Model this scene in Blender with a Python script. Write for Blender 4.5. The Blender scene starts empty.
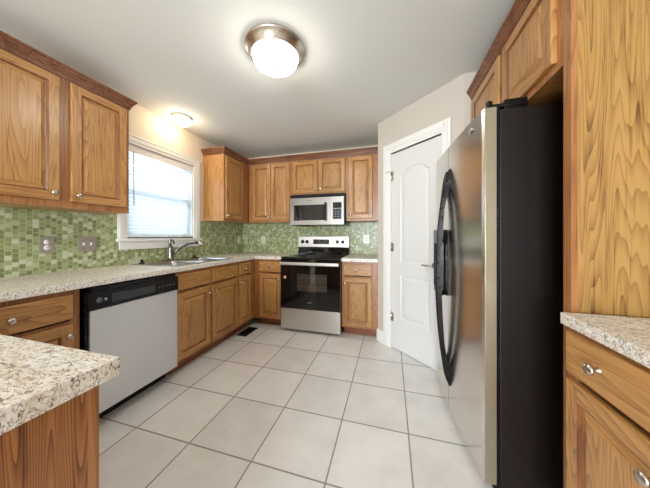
import bpy, bmesh, math, random
from mathutils import Vector, Matrix
random.seed(7)
S = bpy.context.scene
COL = S.collection

# ------------------------------------------------------------------ camera
cam_d = bpy.data.cameras.new('camera'); cam = bpy.data.objects.new('camera', cam_d); COL.objects.link(cam)
cam.location = (2.3427, -3.3443, 1.1757)
cam.rotation_euler = (math.pi/2, 0, 0.2725)
cam_d.sensor_width = 36; cam_d.lens = 36*234.5/650
cam_d.shift_y = -8/650; cam_d.clip_start = 0.02
S.camera = cam

# ------------------------------------------------------------------ world, lights, exposure
S.view_settings.view_transform = 'Standard'; S.view_settings.look = 'None'
S.view_settings.gamma = 1; S.view_settings.use_curve_mapping = False
S.view_settings.exposure = 1.12
W = bpy.data.worlds.new('sky'); S.world = W; W.use_nodes = True
bg = W.node_tree.nodes['Background']; bg.inputs[0].default_value = (0.62, 0.82, 1.0, 1); bg.inputs[1].default_value = 1.0

def area(name, loc, rot, sx, sy, power, col):
    d = bpy.data.lights.new(name, 'AREA'); d.shape = 'RECTANGLE'; d.size = sx; d.size_y = sy
    d.energy = power; d.color = col
    o = bpy.data.objects.new(name, d); o.location = loc; o.rotation_euler = rot; COL.objects.link(o); return o
# daylight outside the kitchen window; unseen fill light added behind the camera
area('window_daylight', (-0.75, -1.38, 1.9), (0, math.radians(-72), 0), 1.2, 1.2, 34, (0.82, 0.92, 1.0))
area('rear_fill', (1.75, -7.35, 1.4), (math.radians(90), 0, 0), 2.2, 2.2, 235, (0.93, 0.96, 1.0))
DOME_MAIN = 17.0; DOME_SINK = 17.0; DOME_FILL = 14.0

# ------------------------------------------------------------------ materials
def lin(c):
    r = []
    for v in c:
        v /= 255.0
        r.append(v/12.92 if v <= .04045 else ((v+.055)/1.055)**2.4)
    return (*r, 1)
def newmat(n):
    m = bpy.data.materials.new(n); m.use_nodes = True
    nt = m.node_tree; b = nt.nodes['Principled BSDF']; return m, nt, b
def plain(n, c, rough=.5, metal=0, emit=0, spec=.5, coat=0):
    m, nt, b = newmat(n); b.inputs['Base Color'].default_value = lin(c)
    b.inputs['Roughness'].default_value = rough; b.inputs['Metallic'].default_value = metal
    b.inputs['Specular IOR Level'].default_value = spec; b.inputs['Coat Weight'].default_value = coat
    if emit:
        b.inputs['Emission Color'].default_value = lin(c); b.inputs['Emission Strength'].default_value = emit
    # a breath of procedural variation in the gloss
    nz = nt.nodes.new('ShaderNodeTexNoise'); nz.inputs['Scale'].default_value = 30
    mr = nt.nodes.new('ShaderNodeMapRange'); mr.inputs['To Min'].default_value = max(0, rough-.03); mr.inputs['To Max'].default_value = rough+.03
    tc = nt.nodes.new('ShaderNodeTexCoord'); nt.links.new(tc.outputs['Object'], nz.inputs['Vector'])
    nt.links.new(nz.outputs['Fac'], mr.inputs['Value']); nt.links.new(mr.outputs['Result'], b.inputs['Roughness'])
    return m
def ramp(nt, stops):
    r = nt.nodes.new('ShaderNodeValToRGB'); e = r.color_ramp.elements
    while len(e) > 1: e.remove(e[-1])
    e[0].position = stops[0][0]; e[0].color = lin(stops[0][1])
    for p, c in stops[1:]:
        k = e.new(p); k.color = lin(c)
    return r
def math_n(nt, op, a, b=None, c=None):
    n = nt.nodes.new('ShaderNodeMath'); n.operation = op
    for i, v in enumerate((a, b, c)):
        if v is None: continue
        if isinstance(v, (int, float)): n.inputs[i].default_value = v
        else: nt.links.new(v, n.inputs[i])
    return n.outputs[0]
def mixc(nt, fac, a, b, mode='MIX'):
    n = nt.nodes.new('ShaderNodeMix'); n.data_type = 'RGBA'; n.blend_type = mode
    for idx, v in ((0, fac), (6, a), (7, b)):
        if isinstance(v, (int, float)): n.inputs[idx].default_value = v
        elif isinstance(v, tuple): n.inputs[idx].default_value = v
        else: nt.links.new(v, n.inputs[idx])
    return n.outputs[2]

def oak(n, light, mid, dark, horiz=False, rings=26, contrast=.5, broad=8.0, rough=.38, st=.085, pw=.5):
    m, nt, b = newmat(n); L = nt.links
    tc = nt.nodes.new('ShaderNodeTexCoord'); oi = nt.nodes.new('ShaderNodeObjectInfo')
    add = nt.nodes.new('ShaderNodeVectorMath'); add.operation = 'MULTIPLY_ADD'
    cmb = nt.nodes.new('ShaderNodeCombineXYZ')
    for i in range(3): L.new(oi.outputs['Random'], cmb.inputs[i])
    L.new(cmb.outputs[0], add.inputs[0]); add.inputs[1].default_value = (37, 53, 41); L.new(tc.outputs['Object'], add.inputs[2])
    mp = nt.nodes.new('ShaderNodeMapping'); L.new(add.outputs[0], mp.inputs[0])
    mp.inputs['Scale'].default_value = (st, 1, 1) if horiz else (1, 1, st)
    # growth rings: contour lines of a stretched noise give cathedral grain
    n1 = nt.nodes.new('ShaderNodeTexNoise'); n1.inputs['Scale'].default_value = broad; n1.inputs['Detail'].default_value = 1.5
    n1.inputs['Roughness'].default_value = .45; L.new(mp.outputs[0], n1.inputs[0])
    v = math_n(nt, 'MULTIPLY', n1.outputs['Fac'], rings)
    fr = math_n(nt, 'FRACT', v)
    saw = math_n(nt, 'POWER', fr, 2.2)
    n2 = nt.nodes.new('ShaderNodeTexNoise'); n2.inputs['Scale'].default_value = 95; n2.inputs['Detail'].default_value = 3
    mp2 = nt.nodes.new('ShaderNodeMapping'); L.new(add.outputs[0], mp2.inputs[0])
    mp2.inputs['Scale'].default_value = (.05, 1, 1) if horiz else (1, 1, .05)
    L.new(mp2.outputs[0], n2.inputs[0])
    pores = nt.nodes.new('ShaderNodeMapRange'); pores.inputs['From Min'].default_value = .5; pores.inputs['From Max'].default_value = .72
    L.new(n2.outputs['Fac'], pores.inputs['Value'])
    f = math_n(nt, 'ADD', math_n(nt, 'MULTIPLY', saw, contrast), math_n(nt, 'MULTIPLY', pores.outputs[0], pw))
    n3 = nt.nodes.new('ShaderNodeTexNoise'); n3.inputs['Scale'].default_value = 9; n3.inputs['Detail'].default_value = 2; L.new(mp.outputs[0], n3.inputs[0])
    f = math_n(nt, 'ADD', f, math_n(nt, 'MULTIPLY', math_n(nt, 'SUBTRACT', n3.outputs['Fac'], .5), .7))
    r = ramp(nt, [(0.0, light), (.45, mid), (1.0, dark)]); L.new(f, r.inputs[0])
    hs = nt.nodes.new('ShaderNodeHueSaturation'); L.new(r.outputs[0], hs.inputs['Color'])
    L.new(math_n(nt, 'ADD', math_n(nt, 'MULTIPLY', oi.outputs['Random'], .14), .93), hs.inputs['Value'])
    L.new(hs.outputs[0], b.inputs['Base Color']); b.inputs['Roughness'].default_value = rough
    b.inputs['Coat Weight'].default_value = .25; b.inputs['Coat Roughness'].default_value = .25
    bp = nt.nodes.new('ShaderNodeBump'); bp.inputs['Strength'].default_value = .08; bp.inputs['Distance'].default_value = .002
    L.new(f, bp.inputs['Height']); L.new(bp.outputs[0], b.inputs['Normal'])
    return m
OL, OM, OD = (186, 138, 80), (160, 110, 58), (98, 56, 27)
M = {}
M['oak_v'] = oak('oak_vertical', OL, OM, OD)
M['oak_h'] = oak('oak_horizontal', OL, OM, OD, True)
M['oak_frame'] = oak('oak_face_frame', (170, 116, 68), (148, 94, 50), (98, 54, 27), rings=20)
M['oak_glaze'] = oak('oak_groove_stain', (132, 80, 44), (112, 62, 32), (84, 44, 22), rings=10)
M['oak_crown'] = oak('oak_crown', (128, 78, 46), (104, 58, 32), (72, 38, 20), True, rings=8)
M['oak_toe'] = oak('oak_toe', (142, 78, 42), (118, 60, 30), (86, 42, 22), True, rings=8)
M['oak_tall'] = oak('oak_tall_panel', (174, 134, 72), (152, 110, 54), (96, 60, 28), rings=30, contrast=.6, broad=12, st=.045, pw=.6)
M['oak_pen'] = oak('oak_peninsula_panel', (176, 120, 70), (152, 94, 48), (86, 46, 24), rings=44, contrast=.8, broad=12, st=.05, pw=.6)

def laminate():
    m, nt, b = newmat('granite_laminate'); L = nt.links
    tc = nt.nodes.new('ShaderNodeTexCoord'); mp = nt.nodes.new('ShaderNodeMapping'); L.new(tc.outputs['Object'], mp.inputs[0])
    mp.inputs['Rotation'].default_value = (0, 0, .5); mp.inputs['Scale'].default_value = (1, 2.3, 1.6)
    def nz(sc, det, rg, dist=0):
        n = nt.nodes.new('ShaderNodeTexNoise'); n.inputs['Scale'].default_value = sc; n.inputs['Detail'].default_value = det
        n.inputs['Roughness'].default_value = rg; n.inputs['Distortion'].default_value = dist; L.new(mp.outputs[0], n.inputs[0]); return n.outputs['Fac']
    r1 = ramp(nt, [(.3, (222, 210, 192)), (.5, (238, 232, 222)), (.7, (246, 243, 238))]); L.new(nz(14, 4, .6, 1), r1.inputs[0])
    r2 = ramp(nt, [(.52, (0, 0, 0)), (.58, (255, 255, 255))]); L.new(nz(48, 5, .72, 1.5), r2.inputs[0])
    c = mixc(nt, math_n(nt, 'MULTIPLY', r2.outputs[0], .75), r1.outputs[0], lin((150, 128, 112)))
    r3 = ramp(nt, [(.56, (0, 0, 0)), (.61, (255, 255, 255))]); L.new(nz(72, 4, .7, .8), r3.inputs[0])
    c = mixc(nt, math_n(nt, 'MULTIPLY', r3.outputs[0], .85), c, lin((66, 54, 52)))
    L.new(c, b.inputs['Base Color']); b.inputs['Roughness'].default_value = .32
    return m
M['lam'] = laminate()

def mosaic():
    m, nt, b = newmat('green_glass_mosaic'); L = nt.links
    tc = nt.nodes.new('ShaderNodeTexCoord'); sp = nt.nodes.new('ShaderNodeSeparateXYZ'); L.new(tc.outputs['Object'], sp.inputs[0])
    u = math_n(nt, 'DIVIDE', math_n(nt, 'ADD', sp.outputs[0], sp.outputs[1]), .030)
    fu = math_n(nt, 'FLOOR', u)
    off = math_n(nt, 'MULTIPLY', math_n(nt, 'MODULO', math_n(nt, 'ABSOLUTE', fu), 2), .5)
    v = math_n(nt, 'ADD', math_n(nt, 'DIVIDE', sp.outputs[2], .030), off); fv = math_n(nt, 'FLOOR', v)
    cb = nt.nodes.new('ShaderNodeCombineXYZ'); L.new(fu, cb.inputs[0]); L.new(fv, cb.inputs[1])
    wn = nt.nodes.new('ShaderNodeTexWhiteNoise'); wn.noise_dimensions = '3D'; L.new(cb.outputs[0], wn.inputs[0])
    r = ramp(nt, [(0, (124, 134, 80)), (.25, (142, 154, 96)), (.5, (156, 168, 116)), (.72, (174, 184, 142)), (.86, (196, 202, 172))])
    r.color_ramp.interpolation = 'CONSTANT'; L.new(wn.outputs[0], r.inputs[0])
    du = math_n(nt, 'ABSOLUTE', math_n(nt, 'SUBTRACT', math_n(nt, 'FRACT', u), .5))
    dv = math_n(nt, 'ABSOLUTE', math_n(nt, 'SUBTRACT', math_n(nt, 'FRACT', v), .5))
    g = math_n(nt, 'GREATER_THAN', math_n(nt, 'MAXIMUM', du, dv), .445)
    c = mixc(nt, g, r.outputs[0], lin((182, 182, 156)))
    L.new(c, b.inputs['Base Color'])
    L.new(math_n(nt, 'ADD', math_n(nt, 'MULTIPLY', g, .4), .28), b.inputs['Roughness'])
    bp = nt.nodes.new('ShaderNodeBump'); bp.invert = True; bp.inputs['Strength'].default_value = .4; bp.inputs['Distance'].default_value = .002
    L.new(g, bp.inputs['Height']); L.new(bp.outputs[0], b.inputs['Normal'])
    return m
M['mosaic'] = mosaic()

def floor_tile():
    m, nt, b = newmat('ceramic_floor_tile'); L = nt.links
    tc = nt.nodes.new('ShaderNodeTexCoord'); sp = nt.nodes.new('ShaderNodeSeparateXYZ'); L.new(tc.outputs['Object'], sp.inputs[0])
    T = .4009
    u = math_n(nt, 'DIVIDE', math_n(nt, 'SUBTRACT', sp.outputs[0], .8414-T*20), T)
    v = math_n(nt, 'DIVIDE', math_n(nt, 'SUBTRACT', sp.outputs[1], -2.2706-T*30), T)
    du = math_n(nt, 'ABSOLUTE', math_n(nt, 'SUBTRACT', math_n(nt, 'FRACT', u), .5))
    dv = math_n(nt, 'ABSOLUTE', math_n(nt, 'SUBTRACT', math_n(nt, 'FRACT', v), .5))
    g = math_n(nt, 'GREATER_THAN', math_n(nt, 'MAXIMUM', du, dv), .5-.0042/T)
    cb = nt.nodes.new('ShaderNodeCombineXYZ'); L.new(math_n(nt, 'FLOOR', u), cb.inputs[0]); L.new(math_n(nt, 'FLOOR', v), cb.inputs[1])
    wn = nt.nodes.new('ShaderNodeTexWhiteNoise'); L.new(cb.outputs[0], wn.inputs[0])
    n = nt.nodes.new('ShaderNodeTexNoise'); n.inputs['Scale'].default_value = 5; n.inputs['Detail'].default_value = 6; n.inputs['Roughness'].default_value = .6
    L.new(tc.outputs['Object'], n.inputs[0])
    f = math_n(nt, 'ADD', math_n(nt, 'MULTIPLY', n.outputs['Fac'], .8), math_n(nt, 'MULTIPLY', wn.outputs[0], .22))
    r = ramp(nt, [(.3, (214, 211, 207)), (.55, (226, 223, 219)), (.8, (234, 232, 229))]); L.new(f, r.inputs[0])
    n4 = nt.nodes.new('ShaderNodeTexNoise'); n4.inputs['Scale'].default_value = 11; n4.inputs['Detail'].default_value = 5; L.new(tc.outputs['Object'], n4.inputs[0])
    r4 = ramp(nt, [(.66, (0, 0, 0)), (.74, (255, 255, 255))]); L.new(n4.outputs['Fac'], r4.inputs[0])
    c = mixc(nt, math_n(nt, 'MULTIPLY', r4.outputs[0], .25), r.outputs[0], lin((165, 156, 146)))
    c = mixc(nt, g, c, lin((150, 143, 134)))
    L.new(c, b.inputs['Base Color'])
    L.new(math_n(nt, 'ADD', math_n(nt, 'MULTIPLY', g, .5), .30), b.inputs['Roughness'])
    bp = nt.nodes.new('ShaderNodeBump'); bp.invert = True; bp.inputs['Strength'].default_value = .5; bp.inputs['Distance'].default_value = .002
    L.new(g, bp.inputs['Height']); L.new(bp.outputs[0], b.inputs['Normal'])
    return m
M['floor'] = floor_tile()

def steel(n, c, rough=.3, axis='x', streak=.1):
    m, nt, b = newmat(n); L = nt.links
    tc = nt.nodes.new('ShaderNodeTexCoord'); mp = nt.nodes.new('ShaderNodeMapping'); L.new(tc.outputs['Object'], mp.inputs[0])
    mp.inputs['Scale'].default_value = {'x': (2, 400, 400), 'y': (400, 2, 400), 'z': (400, 400, 2), 'h': (2, 2, 400)}[axis]
    nz = nt.nodes.new('ShaderNodeTexNoise'); nz.inputs['Scale'].default_value = 1; nz.inputs['Detail'].default_value = 2; L.new(mp.outputs[0], nz.inputs[0])
    mr = nt.nodes.new('ShaderNodeMapRange'); mr.inputs['To Min'].default_value = rough-streak/2; mr.inputs['To Max'].default_value = rough+streak
    L.new(nz.outputs['Fac'], mr.inputs['Value']); L.new(mr.outputs[0], b.inputs['Roughness'])
    b.inputs['Base Color'].default_value = lin(c); b.inputs['Metallic'].default_value = 1
    return m
M['steel'] = steel('brushed_steel', (160, 157, 152), .30, 'h')
M['steel_r'] = steel('range_steel', (214, 211, 206), .34, 'h')
M['steel_dw'] = steel('satin_steel', (222, 224, 228), .42, 'h')
M['fridge_steel'] = steel('fridge_steel', (222, 218, 212), .20, 'h', .08)
M['sink_steel'] = steel('sink_steel', (190, 190, 190), .22, 'y')
M['nickel'] = plain('satin_nickel', (198, 190, 180), .26, 1)
M['pewter'] = plain('pewter_plate', (182, 176, 166), .42, 1)
M['chrome'] = plain('polished_chrome', (215, 215, 215), .12, 1)
M['faucet'] = plain('brushed_faucet', (128, 124, 120), .28, 1)
M['wall'] = plain('warm_wall_paint', (222, 208, 190), .75, spec=.25)
M['wall_white'] = plain('pantry_wall_paint', (200, 191, 180), .75, spec=.25)
M['ceil'] = plain('ceiling_paint', (226, 227, 222), .85, spec=.2)
M['trim'] = plain('white_trim_paint', (232, 230, 226), .42)
M['door'] = plain('white_door_paint', (214, 213, 211), .40)
M['black'] = plain('black_plastic', (6, 6, 7), .28, spec=.3)
M['black_gloss'] = plain('black_glass', (7, 7, 8), .07, spec=.6)
M['black_side'] = plain('black_textured_steel', (22, 11, 7), .5, spec=.3)
M['dark'] = plain('dark_void', (18, 15, 13), .8)
M['grey_print'] = plain('grey_print', (150, 152, 156), .5)
M['grey_btn'] = plain('grey_button', (88, 90, 96), .5)
M['ivory'] = plain('ivory_plastic', (226, 218, 200), .4)
M['white_pl'] = plain('white_plastic', (236, 234, 230), .4)
M['sticker'] = plain('red_ring_sticker', (190, 120, 96), .6)
M['champ'] = plain('satin_door_edge', (160, 150, 128), .3, .7)
M['oven_in'] = plain('oven_enamel', (150, 138, 126), .5)
M['interior'] = plain('cabinet_interior', (196, 160, 118), .6)
M['ground'] = plain('lawn', (96, 122, 70), .9)
M['display'] = plain('display_glass', (24, 30, 34), .15)

def dome_mat(n, c, strength):
    m, nt, b = newmat(n); b.inputs['Base Color'].default_value = lin((245, 240, 230)); b.inputs['Roughness'].default_value = .3
    b.inputs['Emission Color'].default_value = c; b.inputs['Emission Strength'].default_value = strength; return m
M['dome'] = dome_mat('lit_frosted_glass', (1, .955, .89, 1), DOME_MAIN)
M['dome_s'] = dome_mat('lit_frosted_glass_sink', (1, .82, .58, 1), DOME_SINK)
M['dome_fill'] = dome_mat('lit_frosted_glass_fill', (1, .94, .86, 1), DOME_FILL)
def glassy(n, tint, fac, rough=.02):
    m = bpy.data.materials.new(n); m.use_nodes = True; nt = m.node_tree; nt.nodes.clear()
    out = nt.nodes.new('ShaderNodeOutputMaterial'); t = nt.nodes.new('ShaderNodeBsdfTransparent'); t.inputs[0].default_value = tint
    g = nt.nodes.new('ShaderNodeBsdfGlossy'); g.inputs['Roughness'].default_value = rough
    fr = nt.nodes.new('ShaderNodeFresnel'); fr.inputs[0].default_value = 1.5
    mx = nt.nodes.new('ShaderNodeMixShader'); nt.links.new(math_n(nt, 'ADD', math_n(nt, 'MULTIPLY', fr.outputs[0], .8), fac), mx.inputs[0])
    nt.links.new(t.outputs[0], mx.inputs[1]); nt.links.new(g.outputs[0], mx.inputs[2]); nt.links.new(mx.outputs[0], out.inputs[0]); return m
M['pane'] = glassy('window_glass', (.97, .99, 1, 1), 0)
M['oven_pane'] = glassy('tinted_oven_glass', (.72, .70, .68, 1), .01)
def slat_mat():
    m = bpy.data.materials.new('white_vinyl_slat'); m.use_nodes = True; nt = m.node_tree; nt.nodes.clear()
    out = nt.nodes.new('ShaderNodeOutputMaterial'); d = nt.nodes.new('ShaderNodeBsdfDiffuse'); d.inputs[0].default_value = lin((240, 242, 244))
    t = nt.nodes.new('ShaderNodeBsdfTranslucent'); t.inputs[0].default_value = lin((235, 243, 250)); mx = nt.nodes.new('ShaderNodeMixShader'); mx.inputs[0].default_value = .45
    nt.links.new(d.outputs[0], mx.inputs[1]); nt.links.new(t.outputs[0], mx.inputs[2]); nt.links.new(mx.outputs[0], out.inputs[0]); return m
M['slat'] = slat_mat()

# ------------------------------------------------------------------ mesh helpers
class MB:
    def __init__(s): s.bm = bmesh.new(); s.mats = []
    def mi(s, m):
        if m not in s.mats: s.mats.append(m)
        return s.mats.index(m)
    def quad(s, pts, m):
        f = s.bm.faces.new([s.bm.verts.new(p) for p in pts]); f.material_index = s.mi(m); return f
    def box(s, x0, x1, y0, y1, z0, z1, m, bev=0, seg=2):
        b2 = bmesh.new(); bmesh.ops.create_cube(b2, size=1)
        for v in b2.verts: v.co = Vector(((x0+x1)/2+v.co.x*(x1-x0), (y0+y1)/2+v.co.y*(y1-y0), (z0+z1)/2+v.co.z*(z1-z0)))
        if bev: bmesh.ops.bevel(b2, geom=b2.edges[:]+b2.verts[:], offset=bev, segments=seg, profile=.6, affect='EDGES')
        s.merge(b2, m, seg > 1 and bev > 0)
    def merge(s, b2, m, smooth=False):
        i = s.mi(m); vm = {v: s.bm.verts.new(v.co) for v in b2.verts}
        for f in b2.faces:
            try: nf = s.bm.faces.new([vm[v] for v in f.verts])
            except ValueError: continue
            nf.material_index = i; nf.smooth = smooth and False or f.smooth
        b2.free()
    def lathe(s, prof, m, c=(0, 0, 0), axis=(0, 0, 1), seg=32, sx=1, sy=1):
        """prof: (radius, height) list along axis"""
        q = Vector((0, 0, 1)).rotation_difference(Vector(axis)); i = s.mi(m); rings = []
        for r, h in prof:
            if r < 1e-6: rings.append([s.bm.verts.new(Vector(c)+q @ Vector((0, 0, h)))])
            else: rings.append([s.bm.verts.new(Vector(c)+q @ Vector((r*sx*math.cos(2*math.pi*k/seg), r*sy*math.sin(2*math.pi*k/seg), h))) for k in range(seg)])
        for a, b in zip(rings, rings[1:]):
            for k in range(seg):
                k2 = (k+1) % seg
                if len(a) == 1 and len(b) == 1: continue
                if len(a) == 1: vs = [a[0], b[k2], b[k]]
                elif len(b) == 1: vs = [a[k], a[k2], b[0]]
                else: vs = [a[k], a[k2], b[k2], b[k]]
                f = s.bm.faces.new(vs); f.material_index = i; f.smooth = True
        for rg, rev in ((rings[0], True), (rings[-1], False)):
            if len(rg) > 1:
                f = s.bm.faces.new(rg[::-1] if rev else rg); f.material_index = i
    def tube(s, pts, rad, m, seg=12, flat=1.0):
        """round tube through pts; rad number or list"""
        pts = [Vector(p) for p in pts]; n = len(pts); i = s.mi(m)
        rads = rad if isinstance(rad, (list, tuple)) else [rad]*n
        t0 = (pts[1]-pts[0]).normalized(); up = Vector((0, 0, 1)) if abs(t0.z) < .9 else Vector((0, 1, 0))
        a = t0.cross(up).normalized(); rings = []
        for k in range(n):
            t = (pts[min(k+1, n-1)]-pts[max(k-1, 0)]).normalized()
            a = (a-t*a.dot(t)).normalized(); b = t.cross(a)
            rings.append([s.bm.verts.new(pts[k]+rads[k]*(math.cos(2*math.pi*j/seg)*a*flat+math.sin(2*math.pi*j/seg)*b)) for j in range(seg)])
        for r1, r2 in zip(rings, rings[1:]):
            for j in range(seg):
                f = s.bm.faces.new([r1[j], r1[(j+1) % seg], r2[(j+1) % seg], r2[j]]); f.material_index = i; f.smooth = True
        for rg, rev in ((rings[0], True), (rings[-1], False)):
            f = s.bm.faces.new(rg[::-1] if rev else rg); f.material_index = i
    def prism(s, poly, z0, z1, m, smooth=False):
        """vertical prism from xy polygon"""
        i = s.mi(m); lo = [s.bm.verts.new((x, y, z0)) for x, y in poly]; hi = [s.bm.verts.new((x, y, z1)) for x, y in poly]; n = len(poly)
        for vs in (lo[::-1], hi): f = s.bm.faces.new(vs); f.material_index = i
        for k in range(n):
            f = s.bm.faces.new([lo[k], lo[(k+1) % n], hi[(k+1) % n], hi[k]]); f.material_index = i; f.smooth = smooth
    def sweep(s, path, prof, m, caps=True):
        """path xy; prof (out, z) closed loop; out = to the right of travel"""
        i = s.mi(m); path = [Vector((x, y)) for x, y in path]; n = len(path); rings = []
        for k in range(n):
            nn = []
            if k > 0: d = (path[k]-path[k-1]).normalized(); nn.append(Vector((d.y, -d.x)))
            if k < n-1: d = (path[k+1]-path[k]).normalized(); nn.append(Vector((d.y, -d.x)))
            a = sum(nn, Vector((0, 0))).normalized(); a = a/max(.2, a.dot(nn[0]))
            rings.append([s.bm.verts.new((path[k].x+a.x*o, path[k].y+a.y*o, z)) for o, z in prof])
        L_ = len(prof)
        for r1, r2 in zip(rings, rings[1:]):
            for j in range(L_):
                f = s.bm.faces.new([r1[j], r1[(j+1) % L_], r2[(j+1) % L_], r2[j]]); f.material_index = i
        if caps:
            for rg in (rings[0], rings[-1][::-1]): f = s.bm.faces.new(rg); f.material_index = i
    def build(s, name, parent=None, loc=None, rotz=0):
        bmesh.ops.recalc_face_normals(s.bm, faces=s.bm.faces[:])
        me = bpy.data.meshes.new(name); s.bm.to_mesh(me); s.bm.free()
        for m in s.mats: me.materials.append(M[m])
        o = bpy.data.objects.new(name, me); COL.objects.link(o)
        if parent: o.parent = parent
        if loc: o.location = loc
        o.rotation_euler.z = rotz
        return o
def thing(name, label, cat, loc=(0, 0, 0), rotz=0, group=None):
    o = bpy.data.objects.new(name, None); COL.objects.link(o); o.location = loc; o.rotation_euler = (0, 0, rotz)
    o.empty_display_size = .1; o['label'] = label; o['category'] = cat
    if group: o['group'] = group
    return o
def tag(o, label, cat, group=None):
    o['label'] = label; o['category'] = cat
    if group: o['group'] = group
    return o
def struct(mb, name, parent=None, loc=None, rotz=0):
    o = mb.build(name, parent, loc, rotz)
    if parent is None: o['kind'] = 'structure'
    return o
PI = math.pi

# ------------------------------------------------------------------ room shell
RX, RY, H = 3.56, -6.9, 2.44        # right wall x, rear wall y, ceiling height
P1 = (2.206, -.637); P2 = (2.895, -1.295)
m = MB(); m.box(-.15, RX+.15, RY-.15, .15, -.1, 0, 'floor'); struct(m, 'floor')
m = MB(); m.box(-.15, RX+.15, RY-.15, .15, H, H+.1, 'ceil'); struct(m, 'ceiling')
WY0, WY1, WZ0, WZ1 = -1.76, -1.003, 1.165, 2.035
m = MB()
m.box(-.14, 0, RY, WY0, 0, H, 'wall'); m.box(-.14, 0, WY1, 0, 0, H, 'wall')
m.box(-.14, 0, WY0, WY1, 0, WZ0, 'wall'); m.box(-.14, 0, WY0, WY1, WZ1, H, 'wall'); struct(m, 'wall_left')
m = MB(); m.box(-.14, 2.206, 0, .14, 0, H, 'wall'); struct(m, 'wall_back')
m = MB(); m.box(RX, RX+.14, RY, -1.295, 0, H, 'wall_white'); struct(m, 'wall_right')
# rear wall; unseen glass door added to let the fill light in
PX0, PX1, PZ = .85, 2.65, 2.05
m = MB(); m.box(0, PX0, RY-.14, RY, 0, H, 'wall'); m.box(PX1, RX, RY-.14, RY, 0, H, 'wall'); m.box(PX0, PX1, RY-.14, RY, PZ, H, 'wall'); struct(m, 'wall_rear')
dr = MB(); fw = .06
for a, b_ in ((PX0, (PX0+PX1)/2+.03), ((PX0+PX1)/2-.03, PX1)):
    y = RY-.05 if a == PX0 else RY-.10
    dr.box(a, a+fw, y-.02, y+.02, .02, PZ, 'trim'); dr.box(b_-fw, b_, y-.02, y+.02, .02, PZ, 'trim')
    dr.box(a, b_, y-.02, y+.02, .02, .12, 'trim'); dr.box(a, b_, y-.02, y+.02, PZ-.08, PZ, 'trim')
d2 = struct(dr, 'added_door')
g = MB(); g.box(PX0+.06, PX1-.06, RY-.078, RY-.074, .12, PZ-.08, 'pane'); g.build('pane', d2)
m = MB(); m.box(PX0-.09, PX0, RY, RY+.02, 0, PZ+.09, 'trim'); m.box(PX1, PX1+.09, RY, RY+.02, 0, PZ+.09, 'trim'); m.box(PX0, PX1, RY, RY+.02, PZ, PZ+.09, 'trim'); struct(m, 'added_door_trim')
m = MB(); m.box(-40, 40, -50, 40, -.6, -.5, 'ground'); struct(m, 'ground')

# pantry: alcove side, 45 degree wall with door, return wall
wl = math.hypot(P2[0]-P1[0], P2[1]-P1[1]); wa = math.atan2(P2[1]-P1[1], P2[0]-P1[0])
m = MB(); m.box(2.206, 2.30, -.60, .14, 0, H, 'wall_white'); m.prism([(2.206, -.60), P1, (2.30, -.60)], 0, H, 'wall_white'); struct(m, 'wall_alcove')
DS0, DS1, DH = .197, .774, 2.045
m = MB(); m.box(0, DS0, 0, .1, 0, H, 'wall_white'); m.box(DS1, wl, 0, .1, 0, H, 'wall_white'); m.box(DS0, DS1, 0, .1, DH, H, 'wall_white')
struct(m, 'wall_pantry', None, (*P1, 0), wa)
m = MB(); m.box(2.895, RX, -1.295, -1.195, 0, H, 'wall_white'); struct(m, 'wall_pantry_return')
# casing
m = MB(); cw = .078
for a, b_, z0, z1 in ((DS0-.02-cw, DS0-.02, 0, DH+.02+cw), (DS1+.0, DS1+cw, 0, DH+.02+cw)):
    m.box(a, b_, -.018, 0, z0, z1, 'trim', .004); m.box(a+.012, b_-.02, -.024, -.016, z0, z1-.015, 'trim', .003)
m.box(DS0-.021, DS1+.001, -.018, 0, DH+.02, DH+.02+cw, 'trim', .004); m.box(DS0-.05, DS1+.04, -.024, -.016, DH+.042, DH+.078, 'trim', .003)
m.box(DS0-.021, DS0+.002, -.012, .10, 0, DH+.021, 'trim'); m.box(DS1-.001, DS1+.004, -.012, .10, 0, DH+.02, 'trim'); m.box(DS0, DS1, -.012, .10, DH, DH+.021, 'trim')
struct(m, 'trim_1', None, (*P1, 0), wa)

def arch_door():
    """moulded two panel door, arched upper panel; x 0..w, front at y=0 (towards -y)"""
    w = DS1-DS0-.008; h = 2.022; z0 = .012; mb = MB(); i = mb.mi('door')
    NX, NZ = 110, 380
    pa = (.118, w-.118)
    def sd(x, z):
        """signed distance-ish inside panels (positive inside)"""
        best = -1
        d = min(x-pa[0], pa[1]-x, z-.335, .780-z); best = max(best, d)
        xm = (pa[0]+pa[1])/2; hw = (pa[1]-pa[0])/2; t = (x-xm)/hw
        top = 1.790+.072*(1-(t/.9)**2) if abs(t) <= .9 else 1.790
        d = min(x-pa[0], pa[1]-x, z-.905, top-z); best = max(best, d)
        return best
    def prof(d):
        if d <= 0: return 0
        if d < .012: return .007*math.sin(d/.012*PI/2)
        if d < .022: return .007
        if d < .045: return .007-.006*(d-.022)/.023
        return .001
    vs = [[mb.bm.verts.new((w*a/NX, prof(sd(w*a/NX, z0+h*b/NZ)), z0+h*b/NZ)) for a in range(NX+1)] for b in range(NZ+1)]
    for b in range(NZ):
        for a in range(NX):
            f = mb.bm.faces.new([vs[b][a], vs[b][a+1], vs[b+1][a+1], vs[b+1][a]]); f.material_index = i; f.smooth = False
    mb.box(0, w, .0085, .035, z0, z0+h, 'door')
    for a in (0, w-.001): mb.box(a, a+.001, 0, .01, z0, z0+h, 'door')
    mb.box(0, w, 0, .009, z0, z0+.001, 'door'); mb.box(0, w, 0, .009, z0+h-.001, z0+h, 'door')
    return mb
c_, s_ = math.cos(wa), math.sin(wa)
def onP(sx, y=0, z=0): return (P1[0]+c_*sx-s_*y, P1[1]+s_*sx+c_*y, z)
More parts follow.
